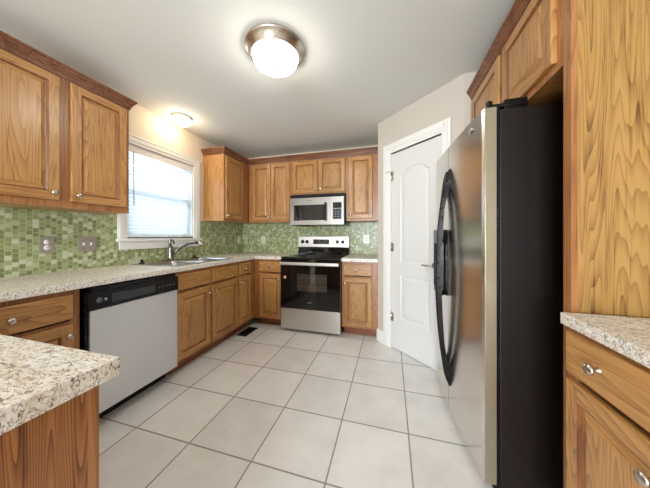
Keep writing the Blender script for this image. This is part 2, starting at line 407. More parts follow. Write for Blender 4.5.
d1 = arch_door().build('door_1', None, onP(DS0+.004, .004), wa); d1['kind'] = 'structure'
for z in (1.80, 1.06, .33):
    m = MB(); m.tube([(-.004, -.008, z-.045), (-.004, -.008, z+.045)], .007, 'nickel'); m.lathe([(0, 0), (.005, 0), (.006, .006), (0, .01)], 'nickel', (-.004, -.008, z+.045), seg=12)
    m.box(0, .028, -.003, .001, z-.044, z+.044, 'nickel'); hg = m.build('hinge', d1)
    if z > 1.5:
        m = MB(); m.tube([(-.004, -.008, z+.05), (-.03, -.045, z+.052)], .004, 'nickel'); m.lathe([(0, 0), (.009, 0), (.009, .01), (0, .012)], 'white_pl', (-.03, -.045, z+.052), (-.5, -.8, 0), 12)
        m.tube([(-.004, -.008, z+.05), (.03, -.02, z+.052)], .004, 'nickel'); m.build('hinge_stop', hg)
m = MB(); hx = .503
m.lathe([(0, 0), (.031, 0), (.031, .006), (.024, .012), (0, .012)], 'nickel', (hx, 0, .915), (0, -1, 0), 24)
m.tube([(hx, -.01, .915), (hx, -.05, .915)], .009, 'nickel')
m.tube([(hx+.008, -.05, .915), (hx-.02, -.052, .918), (hx-.06, -.05, .912), (hx-.105, -.046, .916)], [.009, .009, .007, .006], 'nickel'); m.build('door_handle', d1)

# baseboards
def base_prof(hh=.13): return [(0, 0), (.014, 0), (.014, hh-.03), (.009, hh-.012), (.006, hh), (0, hh)]
m = MB(); m.sweep([(2.206, -.605), P1, onP(DS0-.02-cw)[:2]], base_prof(), 'trim')
o = struct(m, 'baseboard_pantry')
m = MB(); m.sweep([onP(DS1+cw)[:2], P2, (RX, -1.295)], [(o_, z) for o_, z in base_prof()], 'trim'); struct(m, 'baseboard_pantry_return')
m = MB(); m.sweep([(0, RY), (0, -3.66)], [(o_, z) for o_, z in base_prof()], 'trim'); struct(m, 'baseboard_left')
m = MB(); m.sweep([(RX, -3.62), (RX, RY)], [(o_, z) for o_, z in base_prof()], 'trim'); struct(m, 'baseboard_right')

# ---- window_1 in the left wall
w1 = bpy.data.objects.new('window_1', None); COL.objects.link(w1); w1.location = (0, (WY0+WY1)/2, WZ0); w1['kind'] = 'structure'
hw = (WY1-WY0)/2; wh = WZ1-WZ0
m = MB(); cz = .078
m.box(0, .02, -hw-cz, -hw, -.04, wh+cz, 'trim', .003); m.box(0, .02, hw, hw+cz+.02, -.04, wh+cz, 'trim', .003)
m.box(0, .02, -hw-.001, hw+.001, wh, wh+cz, 'trim', .003)
m.box(.0, .028, -hw-cz-.006, hw+cz+.026, wh+cz-.006, wh+cz+.010, 'trim', .003)
for a, b_ in ((-hw-cz+.012, -hw-.03), (hw+.03, hw+cz)): m.box(.016, .025, a, b_, -.04, wh+cz-.01, 'trim', .002)
m.box(.016, .025, -hw, hw, wh+.03, wh+cz-.01, 'trim', .002)
# jambs
m.box(-.14, .002, -hw-.0, -hw+.012, 0, wh, 'trim'); m.box(-.14, .002, hw-.012, hw, 0, wh, 'trim'); m.box(-.14, .002, -hw, hw, wh-.012, wh, 'trim')
m.build('window_frame', w1)
m = MB(); m.box(-.14, .045, -hw-cz-.012, hw+cz+.03, -.04, -.012, 'trim', .004); m.box(-.14, .0, -hw, hw, -.012, 0.0, 'trim'); m.build('window_sill', w1)
m = MB(); m.box(.009, .026, -hw-cz+.01, hw+cz, -.115, -.04, 'trim', .003); m.build('apron', w1)
m = MB()
for z0, z1, x in ((.002, wh/2+.02, -.085), (wh/2-.02, wh-.012, -.115)):
    m.box(x-.015, x+.015, -hw+.012, -hw+.055, z0, z1, 'trim'); m.box(x-.015, x+.015, hw-.055, hw-.012, z0, z1, 'trim')
    m.box(x-.015, x+.015, -hw+.012, hw-.012, z0, z0+.045, 'trim'); m.box(x-.015, x+.015, -hw+.012, hw-.012, z1-.04, z1, 'trim')
m.build('sash', w1)
m = MB(); m.box(-.087, -.084, -hw+.05, hw-.05, .04, wh/2-.01, 'pane'); m.box(-.117, -.114, -hw+.05, hw-.05, wh/2+.02, wh-.05, 'pane'); m.build('pane', w1)
# blind
bl = thing('window_blind', 'white horizontal slat blind lowered inside the kitchen window', 'blind', (-.026, (WY0+WY1)/2, WZ1-.012))
m = MB(); m.box(-.028, .028, -hw+.014, hw-.014, -.045, 0, 'white_pl', .003); m.box(.026, .034, -hw+.014, hw-.014, -.06, 0, 'white_pl', .002); m.build('headrail', bl)
m = MB(); ns = 21; top = -.075; bot = -(wh-.012)+.05
for k in range(ns):
    z = top+(bot-top)*k/(ns-1); t = math.radians(48); cxx, czz = .024*math.cos(t), .024*math.sin(t)
    y0, y1 = -hw+.017, hw-.017
    pts = [(-cxx, -czz), (0, .0025), (cxx, czz)]
    i = m.mi('slat')
    for (xa, za), (xb, zb) in zip(pts, pts[1:]):
        for dz, rv in ((0, 0), (-.0022, 1)):
            m.quad([(xa, y0, z-za+dz), (xb, y0, z-zb+dz), (xb, y1, z-zb+dz), (xa, y1, z-za+dz)], 'slat')
m.build('slats', bl)
m = MB(); m.box(-.024, .024, -hw+.017, hw-.017, bot-.045, bot-.028, 'white_pl', .003); m.build('bottom_rail', bl)
m = MB(); m.tube([(.036, -hw+.06, -.05), (.040, -hw+.06, -.56)], .0045, 'grey_print', 8); m.build('tilt_wand', bl)
m = MB()
m.tube([(.034, hw-.07, -.05), (.034, hw-.07, -.40)], .0015, 'white_pl', 6); m.lathe([(0, 0), (.006, .0), (.004, .03), (0, .03)], 'white_pl', (.034, hw-.07, -.43), seg=10)
m.build('cord', bl)
for yy in (-hw+.15, hw-.15):
    m = MB(); m.tube([(.026, yy, -.045), (.026, yy, bot-.03)], .0012, 'white_pl', 6); m.build('ladder_cord', bl)

# backsplash
m = MB(); m.box(0, .008, -3.62, -1.80, .914, 1.372, 'mosaic'); m.box(0, .008, -1.80, -.93, .914, 1.10, 'mosaic'); m.box(0, .008, -.93, 0, .914, 1.372, 'mosaic')
struct(m, 'wall_backsplash_left')
m = MB(); m.box(.008, 2.206, -.008, 0, .914, 1.372, 'mosaic'); struct(m, 'wall_backsplash_back')

# ------------------------------------------------------------------ cabinet kit (local frame: x width, front faces -y, z up)
def panel_front(mb, x0, x1, z0, z1, y, th, fr=.052, raised=True):
    """raised panel door slab; back at y, front at y-th"""
    rings = [(0, 0), (0, th-.005), (.005, th)]
    outer = rings[-1][0]
    seq = [(0, 0), (0, th-.006), (.002, th-.002), (.006, th)] + ([(fr, th), (fr+.004, th-.003), (fr+.010, th-.0085), (fr+.014, th-.0085), (fr+.032, th-.002), (fr+.034, th-.001)] if raised else [])
    def R(ins): return [(x0+ins, z0+ins), (x1-ins, z0+ins), (x1-ins, z1-ins), (x0+ins, z1-ins)]
    wide = (x1-x0) > (z1-z0)*1.25
    for (i0, d0), (i1, d1) in zip(seq, seq[1:]):
        a, b = R(i0), R(i1)
        for k in range(4):
            k2 = (k+1) % 4
            mat = 'oak_h' if k in (0, 2) else ('oak_h' if not raised else 'oak_v')
            if raised and abs(i1-fr) < 1e-6: continue
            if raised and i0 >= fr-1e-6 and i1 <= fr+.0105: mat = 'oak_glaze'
            mb.quad([(a[k][0], y-d0, a[k][1]), (a[k2][0], y-d0, a[k2][1]), (b[k2][0], y-d1, b[k2][1]), (b[k][0], y-d1, b[k][1])], mat)
    if raised:
        a, b = .006, fr
        q = lambda xa, xb, za, zb, mt: mb.quad([(xa, y-th, za), (xb, y-th, za), (xb, y-th, zb), (xa, y-th, zb)], mt)
        q(x0+a, x0+b, z0+a, z1-a, 'oak_v'); q(x1-b, x1-a, z0+a, z1-a, 'oak_v')
        q(x0+b, x1-b, z0+a, z0+b, 'oak_h'); q(x0+b, x1-b, z1-b, z1-a, 'oak_h')
    ins, d = seq[-1]; r = R(ins)
    mb.quad([(px, y-d, pz) for px, pz in r], 'oak_v' if raised else 'oak_h')
    mb.quad([(x0, y, z0), (x1, y, z0), (x1, y, z1), (x0, y, z1)], 'oak_v')
def knob(parent, x, z, y):
    m = MB()
    m.lathe([(0, 0), (.009, 0), (.009, .002), (.0055, .005), (.005, .014), (.0075, .018), (.0155, .021), (.0165, .025), (.013, .029), (.006, .031), (0, .0315)], 'nickel', (x, y, z), (0, -1, 0), 20, 1, 1)
    return m.build('knob', parent)
TH = .019
def door(cab, x0, x1, z0, z1, d, kn=None, name='door'):
    m = MB(); panel_front(m, x0, x1, z0, z1, -d-.0005, TH, .052 if x1-x0 > .2 else .045); o = m.build(name, cab)
    if kn: knob(o, kn[0], kn[1], -d-TH)
    return o
def drawer(cab, x0, x1, z0, z1, d, kn=True, name='drawer'):
    m = MB(); panel_front(m, x0, x1, z0, z1, -d-.0005, TH, raised=False); o = m.build(name, cab)
    if kn: knob(o, (x0+x1)/2, (z0+z1)/2, -d-TH)
    return o
def body(cab, w, d, z0, z1, opens, toe=0, side=('oak_v', 'oak_v'), closed_top=True, name='carcass'):
    """opens: list of (x0,x1,z0,z1) openings in the face frame"""
    m = MB(); t = .016; b0 = z0+(toe if toe else 0)
    m.box(0, t, -d+.019, 0, b0, z1, side[0]); m.box(w-t, w, -d+.019, 0, b0, z1, side[1])
    if toe:
        m.box(0, t, -d+.075, 0, z0, b0, side[0]); m.box(w-t, w, -d+.075, 0, z0, b0, side[1])
    m.box(t, w-t, -.008, 0, b0, z1, 'interior'); m.box(t, w-t, -d+.019, -.008, b0, b0+t, side[0])
    if closed_top: m.box(t, w-t, -d+.019, -.008, z1-t, z1, side[0])
    o = m.build(name, cab)
    # face frame from cells
    m = MB(); xs = sorted({0, w, *[v for a in opens for v in a[:2]]}); zs = sorted({b0, z1, *[v for a in opens for v in a[2:]]})
    for xa, xb in zip(xs, xs[1:]):
        run = None
        for za, zb in zip(zs, zs[1:]):
            solid = not any(a[0]-1e-6 <= xa and xb <= a[1]+1e-6 and a[2]-1e-6 <= za and zb <= a[3]+1e-6 for a in opens)
            if solid:
                if run is None: run = [za, zb]
                else: run[1] = zb
            if (not solid or zb == zs[-1]) and run:
                m.box(xa, xb, -d, -d+.019, run[0], run[1], 'oak_frame'); run = None
    fo = m.build('face_frame', cab)
    if toe:
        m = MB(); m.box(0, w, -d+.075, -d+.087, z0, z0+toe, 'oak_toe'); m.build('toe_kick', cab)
    return o
ZB0, ZB1 = 0, .876; TOE = .10
LX = lambda Y0: dict(loc=(0, Y0, 0), rotz=PI/2)
GB = 'oak base cabinets'; GU = 'oak upper cabinets'

# left run, base
Y0 = -2.975
cab = thing('base_cabinet', 'oak base cabinet with one drawer, left of the dishwasher', 'cabinet', **LX(Y0), group=GB)
w = .553; body(cab, w, .615, 0, ZB1, [(.04, w-.04, .70, .835), (.04, w-.04, .14, .67)], TOE, closed_top=False)
drawer(cab, .055, w-.035, .712, .848, .615); door(cab, .055, w-.035, .125, .685, .615, (w-.062, .625))
Y0 = -1.802
cab = thing('sink_base_cabinet', 'oak sink base cabinet with two doors and blank drawer fronts under the sink', 'cabinet', **LX(Y0), group=GB)
w = .842; body(cab, w, .615, 0, ZB1, [(.03, .39, .14, .67), (.43, w-.03, .14, .67), (.03, .39, .70, .835), (.43, w-.03, .70, .835)], TOE, closed_top=False)
drawer(cab, .006, .378, .712, .848, .615, False, 'false_front'); drawer(cab, .416, .818, .712, .848, .615, False, 'false_front')
door(cab, .006, .378, .125, .685, .615, (.352, .625)); door(cab, .416, .818, .125, .685, .615, (.442, .625))
Y0 = -.960
cab = thing('corner_base_cabinet', 'narrow oak base cabinet with one drawer, in the corner beyond the sink', 'cabinet', **LX(Y0), group=GB)
w = .349; body(cab, w, .615, 0, ZB1, [(.02, .235, .70, .835), (.02, .235, .14, .67)], TOE, closed_top=False)
drawer(cab, .008, .232, .712, .848, .615); door(cab, .008, .232, .125, .685, .615, (.03, .625))
# back run, base
cab = thing('base_cabinet', 'oak base cabinet with one drawer, left of the range', 'cabinet', (.617, 0, 0), 0, GB)
w = .402; body(cab, w, .61, 0, ZB1, [(.09, w-.03, .70, .835), (.09, w-.03, .14, .67)], TOE, closed_top=False)
drawer(cab, .078, w-.020, .712, .848, .61); door(cab, .078, w-.020, .125, .685, .61, (w-.045, .625))
cab = thing('base_cabinet', 'oak base cabinet with one drawer, right of the range', 'cabinet', (1.787, 0, 0), 0, GB)
w = .418; body(cab, w, .61, 0, ZB1, [(.03, .34, .70, .835), (.03, .34, .14, .67)], TOE, closed_top=False)
drawer(cab, .018, .352, .712, .848, .61); door(cab, .018, .352, .125, .685, .61, (.044, .625))
# right run, base (faces -x)
RD = .632
def RXL(Ys): return dict(loc=(RX, Ys, 0), rotz=-PI/2)
cab = thing('base_cabinet', 'oak base cabinet with one drawer, right of the tall oak panel', 'cabinet', **RXL(-2.352), group=GB)
w = .36; body(cab, w, RD, 0, ZB1, [(.03, w-.03, .70, .835), (.03, w-.03, .14, .67)], TOE, closed_top=False)
drawer(cab, .014, w-.014, .726, .860, RD, False); knob(cab.children[-1], .148, .796, -RD-TH); door(cab, .014, w-.014, .125, .704, RD, (w-.065, .632))
# peninsula (faces +y)
cab = thing('peninsula_cabinet', 'oak peninsula cabinet with grained end panel at lower left', 'cabinet', (1.757, -3.62, 0), PI, GB)
w = 1.04; body(cab, w, .62, 0, ZB1, [(.04, .5, .70, .835), (.04, .5, .14, .67), (.54, 1.0, .70, .835), (.54, 1.0, .14, .67)], TOE, side=('oak_pen', 'oak_v'), closed_top=False)
drawer(cab, .036, .512, .712, .848, .62); drawer(cab, .528, 1.015, .712, .848, .62)
door(cab, .036, .512, .125, .685, .62, (.49, .64)); door(cab, .528, 1.015, .125, .685, .62, (.55, .64))

# worktops (mesh in local coords)
def top_from_rects(name, rects, loc, label):
    m = MB()
    xs = sorted({v for r in rects for v in r[:2]}); ys = sorted({v for r in rects for v in r[2:]})
    cells = {(i, j) for i in range(len(xs)-1) for j in range(len(ys)-1) if any(r[0] <= xs[i] and xs[i+1] <= r[1] and r[2] <= ys[j] and ys[j+1] <= r[3] for r in rects)}
    z0, z1 = 0, .038; V = {}
    def vert(i, j, z):
        k = (i, j, z)
        if k not in V: V[k] = m.bm.verts.new((xs[i], ys[j], z))
        return V[k]
    mi = m.mi('lam')
    for i, j in cells:
        for z in (z0, z1): m.bm.faces.new([vert(i, j, z), vert(i+1, j, z), vert(i+1, j+1, z), vert(i, j+1, z)])
        for (di, dj, a, b) in ((-1, 0, (0, 0), (0, 1)), (1, 0, (1, 0), (1, 1)), (0, -1, (0, 0), (1, 0)), (0, 1, (0, 1), (1, 1))):
            if (i+di, j+dj) not in cells:
                m.bm.faces.new([vert(i+a[0], j+a[1], z0), vert(i+b[0], j+b[1], z0), vert(i+b[0], j+b[1], z1), vert(i+a[0], j+a[1], z1)])
    for f in m.bm.faces: f.material_index = mi
    o = m.build(name, None, loc); bv = o.modifiers.new('bevel', 'BEVEL'); bv.width = .002; bv.segments = 2; bv.limit_method = 'ANGLE'
    tag(o, label, 'worktop', 'granite look worktops'); return o
CZ = .8765
SX0, SX1, SY0, SY1 = .085, .585, -1.755, -1.035      # sink cut-out
L0 = -2.968
top_from_rects('worktop', [(.009, .647, L0, SY0), (.009, SX0, SY0, SY1), (SX1, .647, SY0, SY1), (.009, .647, SY1, -.009), (.647, 1.018, -.645, -.009)], (0, 0, CZ), 'speckled laminate worktop along the window wall, holding the sink')
top_from_rects('worktop', [(1.788, 2.203, -.645, -.009)], (0, 0, CZ), 'short speckled worktop between the range and the white pantry wall')
top_from_rects('worktop', [(2.905, RX-.002, -3.45, -2.349)], (0, 0, CZ), 'speckled worktop against the tall oak panel, right of the fridge')
top_from_rects('worktop', [(.012, 1.780, -3.66, -2.9752)], (0, 0, CZ), 'speckled peninsula worktop with square corner in the left foreground')
cab = thing('base_cabinet', 'oak base cabinet under the near end of the right worktop', 'cabinet', **RXL(-2.73), group=GB)
w = .70; body(cab, w, RD, 0, ZB1, [(.03, w-.03, .70, .835), (.03, w-.03, .14, .67)], TOE, closed_top=False)
drawer(cab, .014, w-.014, .712, .848, RD); door(cab, .014, w/2-.002, .125, .685, RD, (w/2-.04, .62)); door(cab, w/2+.002, w-.014, .125, .685, RD, (w/2+.04, .62))

# ------------------------------------------------------------------ upper cabinets
UB, UT = 1.372, 2.215; UD = .317
DZ0, DZ1 = 1.400, 2.200
def upper(name, label, loc, rotz, w, d, z0, z1, doors, frames):
    cab = thing(name, label, 'cabinet', loc, rotz, GU); body(cab, w, d, z0, z1, frames)
    for x0, x1, a, b, kx in doors: door(cab, x0, x1, a, b, d, (kx, a+.045))
    return cab
w = .778; Y0 = -2.732
upL = upper('upper_cabinet', 'large oak upper cabinet with two doors, left of the window', (0, Y0, 0), PI/2, w, UD, UB-.014, UT-.02,
      [(.030, .364, DZ0, DZ1-.02, .330), (.417, .752, DZ0, DZ1-.02, .450)], [(.05, .345, UB+.05, UT-.05), (.435, .73, UB+.05, UT-.05)])
Y0 = -.836; w = .836
upper('corner_upper_cabinet', 'oak corner upper cabinet with pale end panel, right of the window', (0, Y0, 0), PI/2, w-.001, UD, UB, UT,
      [(.022, .372, DZ0, DZ1, .050)], [(.04, .355, UB+.05, UT-.05)])
upper('upper_cabinet', 'oak upper cabinet with two full-height doors, left of the microwave', (.338, 0, 0), 0, .680, UD, UB, UT,
      [(.060, .352, DZ0, DZ1, .325), (.358, .650, DZ0, DZ1, .385)], [(.08, .335, UB+.05, UT-.05), (.375, .63, UB+.05, UT-.05)])
upper('over_range_cabinet', 'short oak upper cabinet with two doors above the microwave', (1.0185, 0, 0), 0, .7655, UD, 1.735, UT,
      [(.012, .372, 1.757, DZ1, .335), (.392, .752, 1.757, DZ1, .428)], [(.03, .355, 1.78, UT-.05), (.41, .735, 1.78, UT-.05)])
upper('upper_cabinet', 'tall single door oak upper cabinet, right of the microwave', (1.785, 0, 0), 0, .419, UD, UB, UT,
      [(.035, .340, DZ0, DZ1, .062)], [(.05, .325, UB+.05, UT-.05)])
# over the fridge, faces -x, and the tall end panel
FX = 2.95
upF = upper('fridge_top_cabinet', 'pale oak cabinet with two doors above the fridge', (RX, -1.30, 0), -PI/2, .985, RX-FX, 1.80, UT,
      [(.045, .500, 1.83, DZ1, .46), (.540, .955, 1.83, DZ1, .58)], [(.06, .48, 1.86, UT-.05), (.56, .935, 1.86, UT-.05)])
t = thing('tall_end_panel', 'tall yellow oak panel standing between the fridge and the right worktop', 'panel', (FX, -2.312, 0))
m = MB(); m.box(.018, RX-FX-.001, -.013, .006, 0, UT, 'oak_tall'); m.build('panel', t)
m = MB(); m.box(-.001, .018, -.013, .024, 0, UT, 'oak_frame'); m.build('edge_stile', t)

def crown_profile(z, s=.74):
    pr = [(0, 0), (.008, 0), (.009, .010), (.014, .011), (.015, .020), (.021, .026), (.026, .036), (.034, .046), (.040, .050), (.041, .056), (.047, .058), (.052, .064), (.053, .074), (0, .074)]
    return [(o*s, z+q) for o, q in pr]

e = UD+.001
m = MB(); m.sweep([(0, -2.747), (e, -2.747), (e, -1.966), (0, -1.966)][::-1][::-1], crown_profile(UT-.026), 'oak_crown')
o = m.build('crown_moulding', upL); o.matrix_basis = Matrix.Rotation(-PI/2, 4, 'Z') @ Matrix.Translation((0, 2.745, 0))
m = MB(); m.sweep([(0, -.837), (e, -.837), (e, -e), (2.203, -e)], crown_profile(UT+.002), 'oak_crown')
tag(m.build('crown_moulding'), 'oak crown moulding around the corner and above the microwave', 'moulding')
m = MB(); m.sweep([(FX-.001, -1.30), (FX-.001, -2.349), (RX-.001, -2.349)], crown_profile(UT+.002), 'oak_crown')
o = m.build('crown_moulding', upF); o.matrix_basis = Matrix.Rotation(PI/2, 4, 'Z') @ Matrix.Translation((-RX, 1.30, 0))

# ------------------------------------------------------------------ dishwasher
t = thing('dishwasher', 'stainless dishwasher with black control panel under the left worktop', 'dishwasher', (0, -2.411, 0), PI/2)
w = .598
m = MB(); m.box(.003, w-.003, -.60, -.02, .10, .870, 'black'); m.build('tub', t)
m = MB(); m.box(.014, w, -.655, -.602, .105, .735, 'steel_dw', .004); m.build('door', t)
m = MB(); m.box(0, w, -.664, -.602, .738, .846, 'black', .004); m.box(.02, w-.02, -.655, -.602, .846, .868, 'black', .002); m.box(0, .013, -.640, -.602, .10, .738, 'black')
cp = m.build('control_panel', t)
m = MB(); m.box(.12, .40, -.6655, -.663, .760, .815, 'display'); m.build('handle_recess', cp)
m = MB(); m.lathe([(0, 0), (.018, 0), (.017, .006), (0, .007)], 'grey_btn', (.055, -.664, .79), (0, -1, 0), 20); m.box(.082, .096, -.666, -.663, .783, .797, 'grey_print')
m.build('emblem', cp)
for k in range(5):
    m = MB(); m.box(.425+.03*k, .441+.03*k, -.666, -.663, .786, .794, 'grey_btn'); m.build('button', cp)
m = MB(); m.box(.01, w-.01, -.54, -.52, 0, .10, 'black'); m.build('toe_kick', t)

# ------------------------------------------------------------------ range
t = thing('range', 'freestanding range with black oven door and steel drawer', 'stove', (1.0215, 0, 0))
w = .762
m = MB(); m.box(.003, w-.003, -.630, -.03, .025, .900, 'black', .003)
for x in (.04, w-.04):
    for y in (-.58, -.08): m.lathe([(.015, 0), (.015, .03)], 'black', (x, y, 0), seg=10)
m.build('oven_body', t)
m = MB(); m.box(0, w, -.668, -.055, .900, .916, 'black_gloss', .004); ct = m.build('cooktop', t)
for x, y, r in ((.19, -.20, .075), (.57, -.20, .09), (.19, -.48, .105), (.57, -.48, .08)):
    m = MB(); i = m.mi('grey_btn')
    for rr in (r, r*.6): m.lathe([(rr-.001, .9162), (rr-.001, .9166), (rr+.001, .9166), (rr+.001, .9162), (rr-.001, .9162)], 'grey_btn', (x, y, 0), seg=40)
    m.build('burner_ring', ct)
m = MB(); m.box(.002, w-.002, -.088, -.012, .916, 1.015, 'black_gloss', .003); m.build('back_riser', t)
m = MB(); m.box(0, w, -.098, -.010, 1.015, 1.168, 'steel_r', .004); cp = m.build('control_panel', t)
m = MB(); m.box(.235, .475, -.1005, -.097, 1.058, 1.126, 'display', .001); dp = m.build('display', cp)
for k in range(3):
    for j in range(5):
        if k == 2 and j in (1, 2): continue
        m = MB(); m.box(.325+.028*j, .343+.028*j, -.1025, -.1, 1.066+.019*k, 1.078+.019*k, 'grey_btn'); m.build('button', dp)
for x in (.070, .140, .595, .675):
    m = MB(); m.lathe([(0, 0), (.026, 0), (.026, .005), (.021, .008), (.019, .028), (.015, .031), (0, .031)], 'black', (x, -.098, 1.092), (0, -1, 0), 24)
    m.box(x-.003, x+.003, -.132, -.128, 1.092, 1.110, 'grey_print'); m.build('knob', cp)
# oven door: frame around a window
m = MB(); z0, z1 = .288, .892; wx0, wx1, wz0, wz1 = .205, .600, .50, .715
for a, b_, c, d in ((.003, wx0, z0, z1), (wx1, w-.003, z0, z1), (wx0, wx1, z0, wz0), (wx0, wx1, wz1, z1)): m.box(a, b_, -.678, -.632, c, d, 'black_gloss')
m.box(wx0, wx1, -.636, -.632, wz0, wz1, 'oven_in'); od = m.build('oven_door', t)
m = MB(); m.box(wx0, wx1, -.676, -.674, wz0, wz1, 'oven_pane'); m.build('glass', od)
m = MB()
for z in (.665, .56):
    m.tube([(wx0, -.660, z), (wx1, -.660, z)], .0028, 'ivory', 6)
    for k in range(22): m.tube([(wx0+.01+k*.0178, -.660, z), (wx0+.01+k*.0178, -.640, z-.012)], .0013, 'chrome', 5)
m.build('oven_rack', od)
m = MB()
for x in (.03, w-.03): m.box(x-.014, x+.014, -.715, -.676, .828, .852, 'steel', .003)
m.box(.012, w-.012, -.728, -.706,   .822, .860, 'steel_r', .008); m.build('handle', od)
m = MB(); m.lathe([(0, 0), (.020, 0), (.020, .0012), (0, .0012)], 'sticker', (.060, -.678, .665), (0, -1, 0), 28); m.lathe([(0, 0), (.012, 0), (.012, .0006), (0, .0006)], 'ivory', (.060, -.6792, .665), (0, -1, 0), 24); m.build('sticker', od)
m = MB(); m.lathe([(0, 0), (1, 0), (1, .0015), (0, .0015)], 'grey_btn', (.383, -.678, .372), (0, -1, 0), 28, .032, .011)
m.build('emblem', od)
m = MB(); m.box(.003, w-.003, -.674, -.632, .030, .282, 'steel_r', .004); m.build('drawer', t)

# ------------------------------------------------------------------ microwave
t = thing('microwave', 'stainless over the range microwave with black glass window', 'microwave', (1.0225, -.010, 1.322))
w = .757; d = .345
m = MB(); m.box(0, w, -d, 0, 0, .410, 'black', .002); m.box(.05, .25, -.30, -.1, -.004, .001, 'dark'); m.build('case', t)
m = MB(); m.box(.0, w, -d-.028, -d-.001, .368, .410, 'black', .002)
for k in range(3): m.box(.01, w-.01, -d-.031, -d-.026, .376+.010*k, .380+.010*k, 'dark')
m.build('vent_grille', t)
m = MB(); a0, a1 = .012, .565; z0, z1 = .004, .364; wx0, wx1, wz0, wz1 = .055, .490, .062, .268
yf, yb = -d-.036, -d-.001
for a, b_, c, e_ in ((a0-.010, wx0, z0, z1), (wx1, a1, z0, z1), (wx0, wx1, z0, wz0), (wx0, wx1, wz1, z1)): m.box(a, b_, yf, yb, c, e_, 'steel')
md = m.build('door', t)
m = MB(); m.box(wx0, wx1, yf-.0015, yb, wz0, wz1, 'black_gloss', .001); m.build('window', md)
m = MB(); m.box(.500, .512, yf-.034, yf, .068, .082, 'black'); m.box(.500, .512, yf-.034, yf, .262, .276, 'black'); m.box(.496, .520, yf-.044, yf-.026, .052, .292, 'black', .006); m.build('handle', md)
m = MB(); m.box(.250, .31, yf-.001, yf, .325, .333, 'grey_btn'); m.build('emblem', md)
m = MB(); m.box(a1+.002, w-.015, yf, yb, z0, z1, 'steel'); m.box(w-.014, w, yf+.004, yb, z0, z1, 'black'); cp = m.build('control_panel', t)
m = MB(); m.box(.600, .716, yf-.002, yf, .215, .290, 'display'); m.build('display', cp)
m = MB(); m.box(.600, .716, yf-.0015, yf, .070, .212, 'grey_btn'); kp = m.build('keypad', cp)
for i_ in range(3):
    for j in range(4):
        m = MB(); m.box(.608+.036*i_, .634+.036*i_, yf-.003, yf-.001, .078+.033*j, .100+.033*j, 'black'); m.build('button', kp)

# ------------------------------------------------------------------ fridge
t = thing('refrigerator', 'side by side stainless fridge with dark sides and curved black handles', 'refrigerator', (3.50, -1.72, 0))
fx = 3.50
def P(x, y): return (x-fx, y+1.72)
m = MB(); m.box(2.820-fx, 0, -.388, .410, .02, 1.750, 'black_side', .004); m.box(2.835-fx, -.60, -.38, .40, 0, .03, 'black')
m.build('cabinet_body', t)
yn, yf_, ys = -2.108, -1.312, -1.625
def front(y):      # bowed door front
    u = (y-yf_)/(yn-yf_)
    u = min(1, max(0, u)); return 2.696+.060*u-.008*math.sin(PI*u)
def door_mb(ya, yb, near_edge, far_edge):
    n = 26; pts = []
    for k in range(n+1):
        y = ya+(yb-ya)*k/n; x = front(y)
        for on, yy in ((near_edge, ya), (far_edge, yb)):
            dd = abs(y-yy)
            if on and dd < .012: x += .010*(1-math.sqrt(max(0, 1-(1-dd/.012)**2)))
        pts.append(P(x, y))
    return pts
zd0, zd1 = .045, 1.762
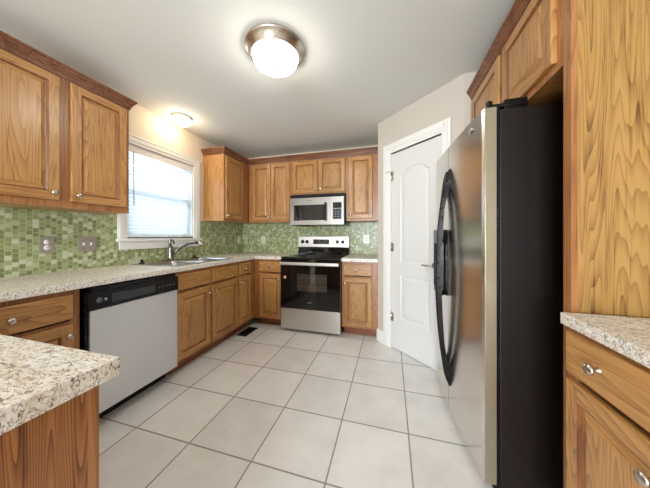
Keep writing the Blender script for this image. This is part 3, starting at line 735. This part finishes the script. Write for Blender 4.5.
for nm, ya, yb, ne, fe, lab in (('fridge', yn, ys-.003, True, False, 'wider door nearer the camera'), ('freezer', ys+.003, yf_, False, True, 'narrow door with water dispenser')):
    pts = door_mb(ya, yb, ne, fe); bx_ = 2.806-fx
    mb = MB(); mb.prism(pts+[(bx_, pts[-1][1]), (bx_, pts[0][1])], zd0, zd1, 'fridge_steel'); dd = mb.build('door', t); dd['label'] = lab
    mb = MB(); mb.box(2.806-fx, 2.820-fx, ya+1.72+.004, yb+1.72-.004, zd0+.004, zd1-.004, 'black'); mb.build('gasket', dd)
    # handle: long bow
    hy = -1.662 if nm == 'fridge' else -1.592
    N = 36; mx = .082 if nm == 'fridge' else .056; loop_o, loop_i = [], []
    for k in range(N+1):
        u = k/N; z = .205+1.405*u; ou = .006+mx*math.sin(PI*u)**.62; e_ = min(u, 1-u)
        inn = max(-.002, ou-.028-.02*max(0, .16-e_)/.16) if e_ > .085 else -.002
        loop_o.append((front(hy)-ou, z)); loop_i.append((front(hy)-inn, z))
    hm = MB(); mi_ = hm.mi('black'); sec = []
    for (xo, z), (xi, _) in zip(loop_o, loop_i):
        u = (z-.205)/1.405; hwid = .006+.008*math.sin(PI*u)**.5
        sec.append([hm.bm.verts.new((xx-fx, hy+1.72+yy, z)) for xx, yy in ((xo+.005, -hwid), (xo, -hwid*.45), (xo, hwid*.45), (xo+.005, hwid), (xi, hwid), (xi, -hwid))])
    for r1, r2 in zip(sec, sec[1:]):
        for q in range(6):
            f = hm.bm.faces.new([r1[q], r1[(q+1) % 6], r2[(q+1) % 6], r2[q]]); f.material_index = mi_; f.smooth = q in (0, 1, 2)
    for rg in (sec[0][::-1], sec[-1]): hm.bm.faces.new(rg).material_index = mi_
    hm.build('handle', dd)
    if nm == 'freezer':
        hm = MB(); y0, y1 = -1.545+1.72, -1.355+1.72; x = front(-1.45)-fx-.018
        hm.box(x-.018, x+.018, y0, y1, .76, .80, 'black', .003); hm.box(x-.018, x+.018, y0, y1, 1.12, 1.22, 'black', .003)
        hm.box(x-.018, x+.018, y0, y0+.02, .76, 1.2, 'black', .003); hm.box(x-.018, x+.018, y1-.02, y1, .76, 1.2, 'black', .003); hm.box(x+.010, x+.014, y0+.01, y1-.01, .78, 1.13, 'dark')
        hm.build('water_dispenser', dd)
    else:
        hm = MB(); hm.box(2.760-fx, 2.806-fx, ya+1.72-.0035, ya+1.72+.002, zd0, zd1, 'champ', .001); hm.build('door_edge', dd)
        hm = MB(); hm.lathe([(0, 0), (1, 0), (1, .003), (0, .003)], 'nickel', (front(-1.975)-fx, -1.975+1.72, 1.718), (-1, 0, 0), 28, .017, .030); hm.build('emblem', dd)
m = MB(); m.box(2.770-fx, 2.93-fx, -2.104+1.72, -2.03+1.72, 1.763, 1.779, 'black', .005); m.box(2.84-fx, 2.93-fx, -2.100+1.72, -2.03+1.72, 1.751, 1.797, 'black', .005)
m.lathe([(.014, 0), (.014, .034), (.010, .038), (0, .038)], 'black', (*P(2.785, -2.085), 1.763), seg=16); m.build('hinge_cover', t)
m = MB(); m.box(2.770-fx, 2.90-fx, -1.395+1.72, -1.325+1.72, 1.763, 1.78, 'black', .005); m.build('hinge_cover', t)
m = MB(); m.box(2.80-fx, 2.84-fx, -.375, .395, .005, .068, 'black', .003)
for k in range(5): m.box(2.797-fx, 2.801-fx, -.36, .38, .014+.010*k, .019+.010*k, 'dark')
m.build('toe_grille', t)

# ------------------------------------------------------------------ sink and faucet
t = thing('kitchen_sink', 'stainless double bowl sink set in the worktop under the window', 'sink', (0, -1.395, .9148))
def rrect(x0, x1, y0, y1, r, n=6):
    o = []
    for cx_, cy_, a in ((x1-r, y1-r, 0), (x0+r, y1-r, 90), (x0+r, y0+r, 180), (x1-r, y0+r, 270)):
        for k in range(n+1): q = math.radians(a+90*k/n); o.append((cx_+r*math.cos(q), cy_+r*math.sin(q)))
    return o
m = MB(); i = m.mi('sink_steel')
bowls = ((.165, .550, -.335, -.020), (.165, .550, .020, .335))
# deck from cells with rectangular holes (bowls get rounded lips)
xs = [.070, .165, .550, .600]; ys = [-.375, -.335, -.020, .020, .335, .375]
for a in range(3):
    for b in range(5):
        if a == 1 and b in (1, 3): continue
        m.box(xs[a], xs[a+1], ys[b], ys[b+1], 0, .005, 'sink_steel')
rim = m.build('rim', t); bv = rim.modifiers.new('bevel', 'BEVEL'); bv.width = .002; bv.limit_method = 'ANGLE'
for (x0, x1, y0, y1) in bowls:
    m = MB(); i = m.mi('sink_steel'); rings = []
    for ins, z, r in ((0, .005, .002), (.002, .003, .03), (.006, -.02, .045), (.012, -.15, .05), (.03, -.175, .05), (.10, -.182, .03)):
        rings.append([m.bm.verts.new((x, y, z)) for x, y in rrect(x0+ins, x1-ins, y0+ins, y1-ins, r)])
    for r1, r2 in zip(rings, rings[1:]):
        for k in range(len(r1)):
            f = m.bm.faces.new([r1[k], r1[(k+1) % len(r1)], r2[(k+1) % len(r1)], r2[k]]); f.material_index = i; f.smooth = True
    f = m.bm.faces.new(rings[-1]); f.material_index = i; bo = m.build('bowl', t)
    m = MB(); m.lathe([(0, -.180), (.042, -.180), (.044, -.176), (.036, -.178), (0, -.1795)], 'chrome', ((x0+x1)/2, (y0+y1)/2, 0), seg=24); m.build('drain', bo)
t = thing('faucet', 'brushed nickel pull-out faucet with upright lever, behind the sink', 'faucet', (.118, -1.408, .9200))
m = MB(); m.lathe([(0, 0), (.038, 0), (.038, .006), (.029, .012), (.026, .03), (.025, .10), (.027, .125), (.024, .145), (0, .15)], 'faucet', (0, 0, 0), seg=28); m.box(-.032, .032, -.11, .11, 0, .006, 'faucet', .003); m.build('base', t)
m = MB(); m.tube([(.01, .008, .055), (.045, .045, .115), (.082, .085, .155), (.115, .125, .178), (.145, .165, .186), (.170, .198, .180)], [.015, .0155, .0155, .016, .017, .018], 'faucet', 14)
sp = m.build('spout', t)
m = MB(); m.tube([(.165, .192, .183), (.186, .215, .170), (.194, .224, .146)], [.019, .020, .019], 'chrome', 14); m.lathe([(.013, 0), (.013, .005)], 'black', (.1945, .2245, .142), seg=12); m.build('spray_head', sp)
m = MB(); m.tube([(0, 0, .14), (-.004, -.006, .18), (.002, -.012, .212), (.012, -.006, .222), (.024, .010, .205), (.028, .018, .17)], [.017, .014, .012, .010, .009, .008], 'faucet', 12, 1.0); m.build('lever', t)
m = MB(); m.lathe([(0, 0), (.036, 0), (.040, .006), (.032, .010), (.014, .012), (.010, .026), (.014, .032), (0, .034)], 'black', (.135, -1.115, .9205), seg=24); o = m.build('sink_stopper')
tag(o, 'black rubber sink stopper on the sink rim right of the faucet', 'sink stopper')
m = MB(); m.lathe([(0, 0), (.026, 0), (.024, .006), (.012, .009), (.010, .024), (.016, .028), (.016, .034), (0, .036)], 'black', (.100, -1.690, .9205), seg=20)
m.tube([(.100, -1.690, .946), (.100, -1.655, .952), (.102, -1.630, .942)], .005, 'chrome', 8); o = m.build('soap_dispenser')
tag(o, 'small black and chrome soap pump at the left end of the sink', 'soap dispenser')

# ------------------------------------------------------------------ outlets and switches
def plate(name, label, loc, rotz, w, kind, mat, cat):
    t = thing(name, label, cat, loc, rotz, 'wall outlets and switches')
    m = MB(); m.box(-w/2, w/2, -.007, 0, -.0585, .0585, mat, .003); m.build('cover_plate', t)
    inner = 'white_pl' if mat != 'ivory' else 'ivory'
    if kind == 'outlet':
        for z in (-.020, .020):
            m = MB(); m.lathe([(0, 0), (.0165, 0), (.0165, .003), (0, .003)], inner, (0, -.0065, z), (0, -1, 0), 20)
            m.box(-.007, -.0045, -.0103, -.009, z-.003, z+.006, 'black'); m.box(.0045, .007, -.0103, -.009, z-.003, z+.006, 'black'); m.build('socket', t)
    else:
        n = 2 if w > .1 else 1
        for k in range(n):
            x = (k-(n-1)/2)*.046; m = MB(); m.box(x-.005, x+.005, -.010, -.006, -.012, .012, inner); m.box(x-.004, x+.004, -.020, -.008, .0, .010, inner, .001); m.build('toggle', t)
            m = MB(); m.lathe([(0, 0), (.003, 0), (.003, .001), (0, .001)], 'black', (x, -.007, .030), (0, -1, 0), 8); m.lathe([(0, 0), (.003, 0), (.003, .001), (0, .001)], 'black', (x, -.007, -.030), (0, -1, 0), 8); m.build('screw', t)
plate('wall_outlet', 'pewter double outlet on green tile, leftmost beside the light switch', (.008, -2.281, 1.113), PI/2, .078, 'outlet', 'pewter', 'outlet')
plate('light_switch', 'pewter double toggle switch plate on green tile left of the window', (.008, -2.054, 1.111), PI/2, .118, 'switch', 'pewter', 'light switch')
plate('wall_outlet', 'dark pewter outlet on green tile right of the faucet', (.008, -.455, 1.113), PI/2, .078, 'outlet', 'pewter', 'outlet')
plate('light_switch', 'ivory switch on green tile next to the room corner', (.008, -.102, 1.113), PI/2, .074, 'switch', 'ivory', 'light switch')
plate('wall_outlet', 'outlet on the back wall tile left of the range', (.391, -.008, 1.113), 0, .076, 'outlet', 'ivory', 'outlet')
plate('wall_outlet', 'grey outlet on the back wall tile right of the range', (2.016, -.008, 1.130), 0, .080, 'outlet', 'pewter', 'outlet')

# ------------------------------------------------------------------ ceiling lights
def ceil_light(label, loc, R, dome, metal, deep, group='dome ceiling lights'):
    t = thing('ceiling_light', label, 'ceiling light', loc, 0, group)
    m = MB()
    if deep: m.lathe([(0, 0), (R, 0), (R+.002, -.006), (R-.004, -.016), (R-.016, -.020), (R-.020, -.030), (R-.030, -.036), (R-.034, -.056), (R-.040, -.060), (R-.046, -.056), (0, -.036)], metal, seg=64)
    else: m.lathe([(0, 0), (R, 0), (R, -.022), (R-.006, -.024), (0, -.022)], metal, seg=48)
    m.build('base_ring', t)
    m = MB(); r = R-.046 if deep else R-.007; z0 = -.050 if deep else -.022; dp = .095 if deep else .072
    m.lathe([(r*math.cos(a*PI/24), z0-dp*math.sin(a*PI/24)) for a in range(0, 12)]+[(0, z0-dp)], dome, seg=64); m.build('glass_dome', t)
    if deep:
        m = MB(); m.lathe([(.009, 0), (.011, -.004), (.006, -.010), (0, -.014)], metal, (0, 0, z0-dp+.001), seg=16); m.build('finial', t)
    return t
ceil_light('large round ceiling light with stepped nickel ring and frosted dome', (1.593, -1.905, H), .198, 'dome', 'nickel', True)
ceil_light('small round ceiling light glowing above the sink window', (.205, -1.352, H), .092, 'dome_s', 'ivory', False)
ceil_light('added fill light, a large round dome over the dining end behind the camera', (1.78, -5.0, H), .198, 'dome_fill', 'nickel', True)  # invented lamp out of view, added for fill and reflections

# ------------------------------------------------------------------ floor register
t = thing('floor_vent', 'black metal floor register set in the tile before the corner cabinets', 'floor vent', (.650, -.823, 0))
m = MB()
w2, l2 = .066, .132
m.box(-w2, -w2+.014, -l2, l2, 0, .004, 'black'); m.box(w2-.014, w2, -l2, l2, 0, .004, 'black'); m.box(-w2, w2, -l2, -l2+.014, 0, .004, 'black'); m.box(-w2, w2, l2-.014, l2, 0, .004, 'black')
m.box(-w2+.014, w2-.014, -l2+.014, l2-.014, 0, .001, 'dark'); m.build('frame', t)
m = MB()
for k in range(18): y = -l2+.02+k*.0135; m.box(-w2+.012, w2-.012, y, y+.005, .0005, .0035, 'black')
m.box(-.003, .003, -l2+.01, l2-.01, .0005, .0038, 'black'); m.build('grille', t)
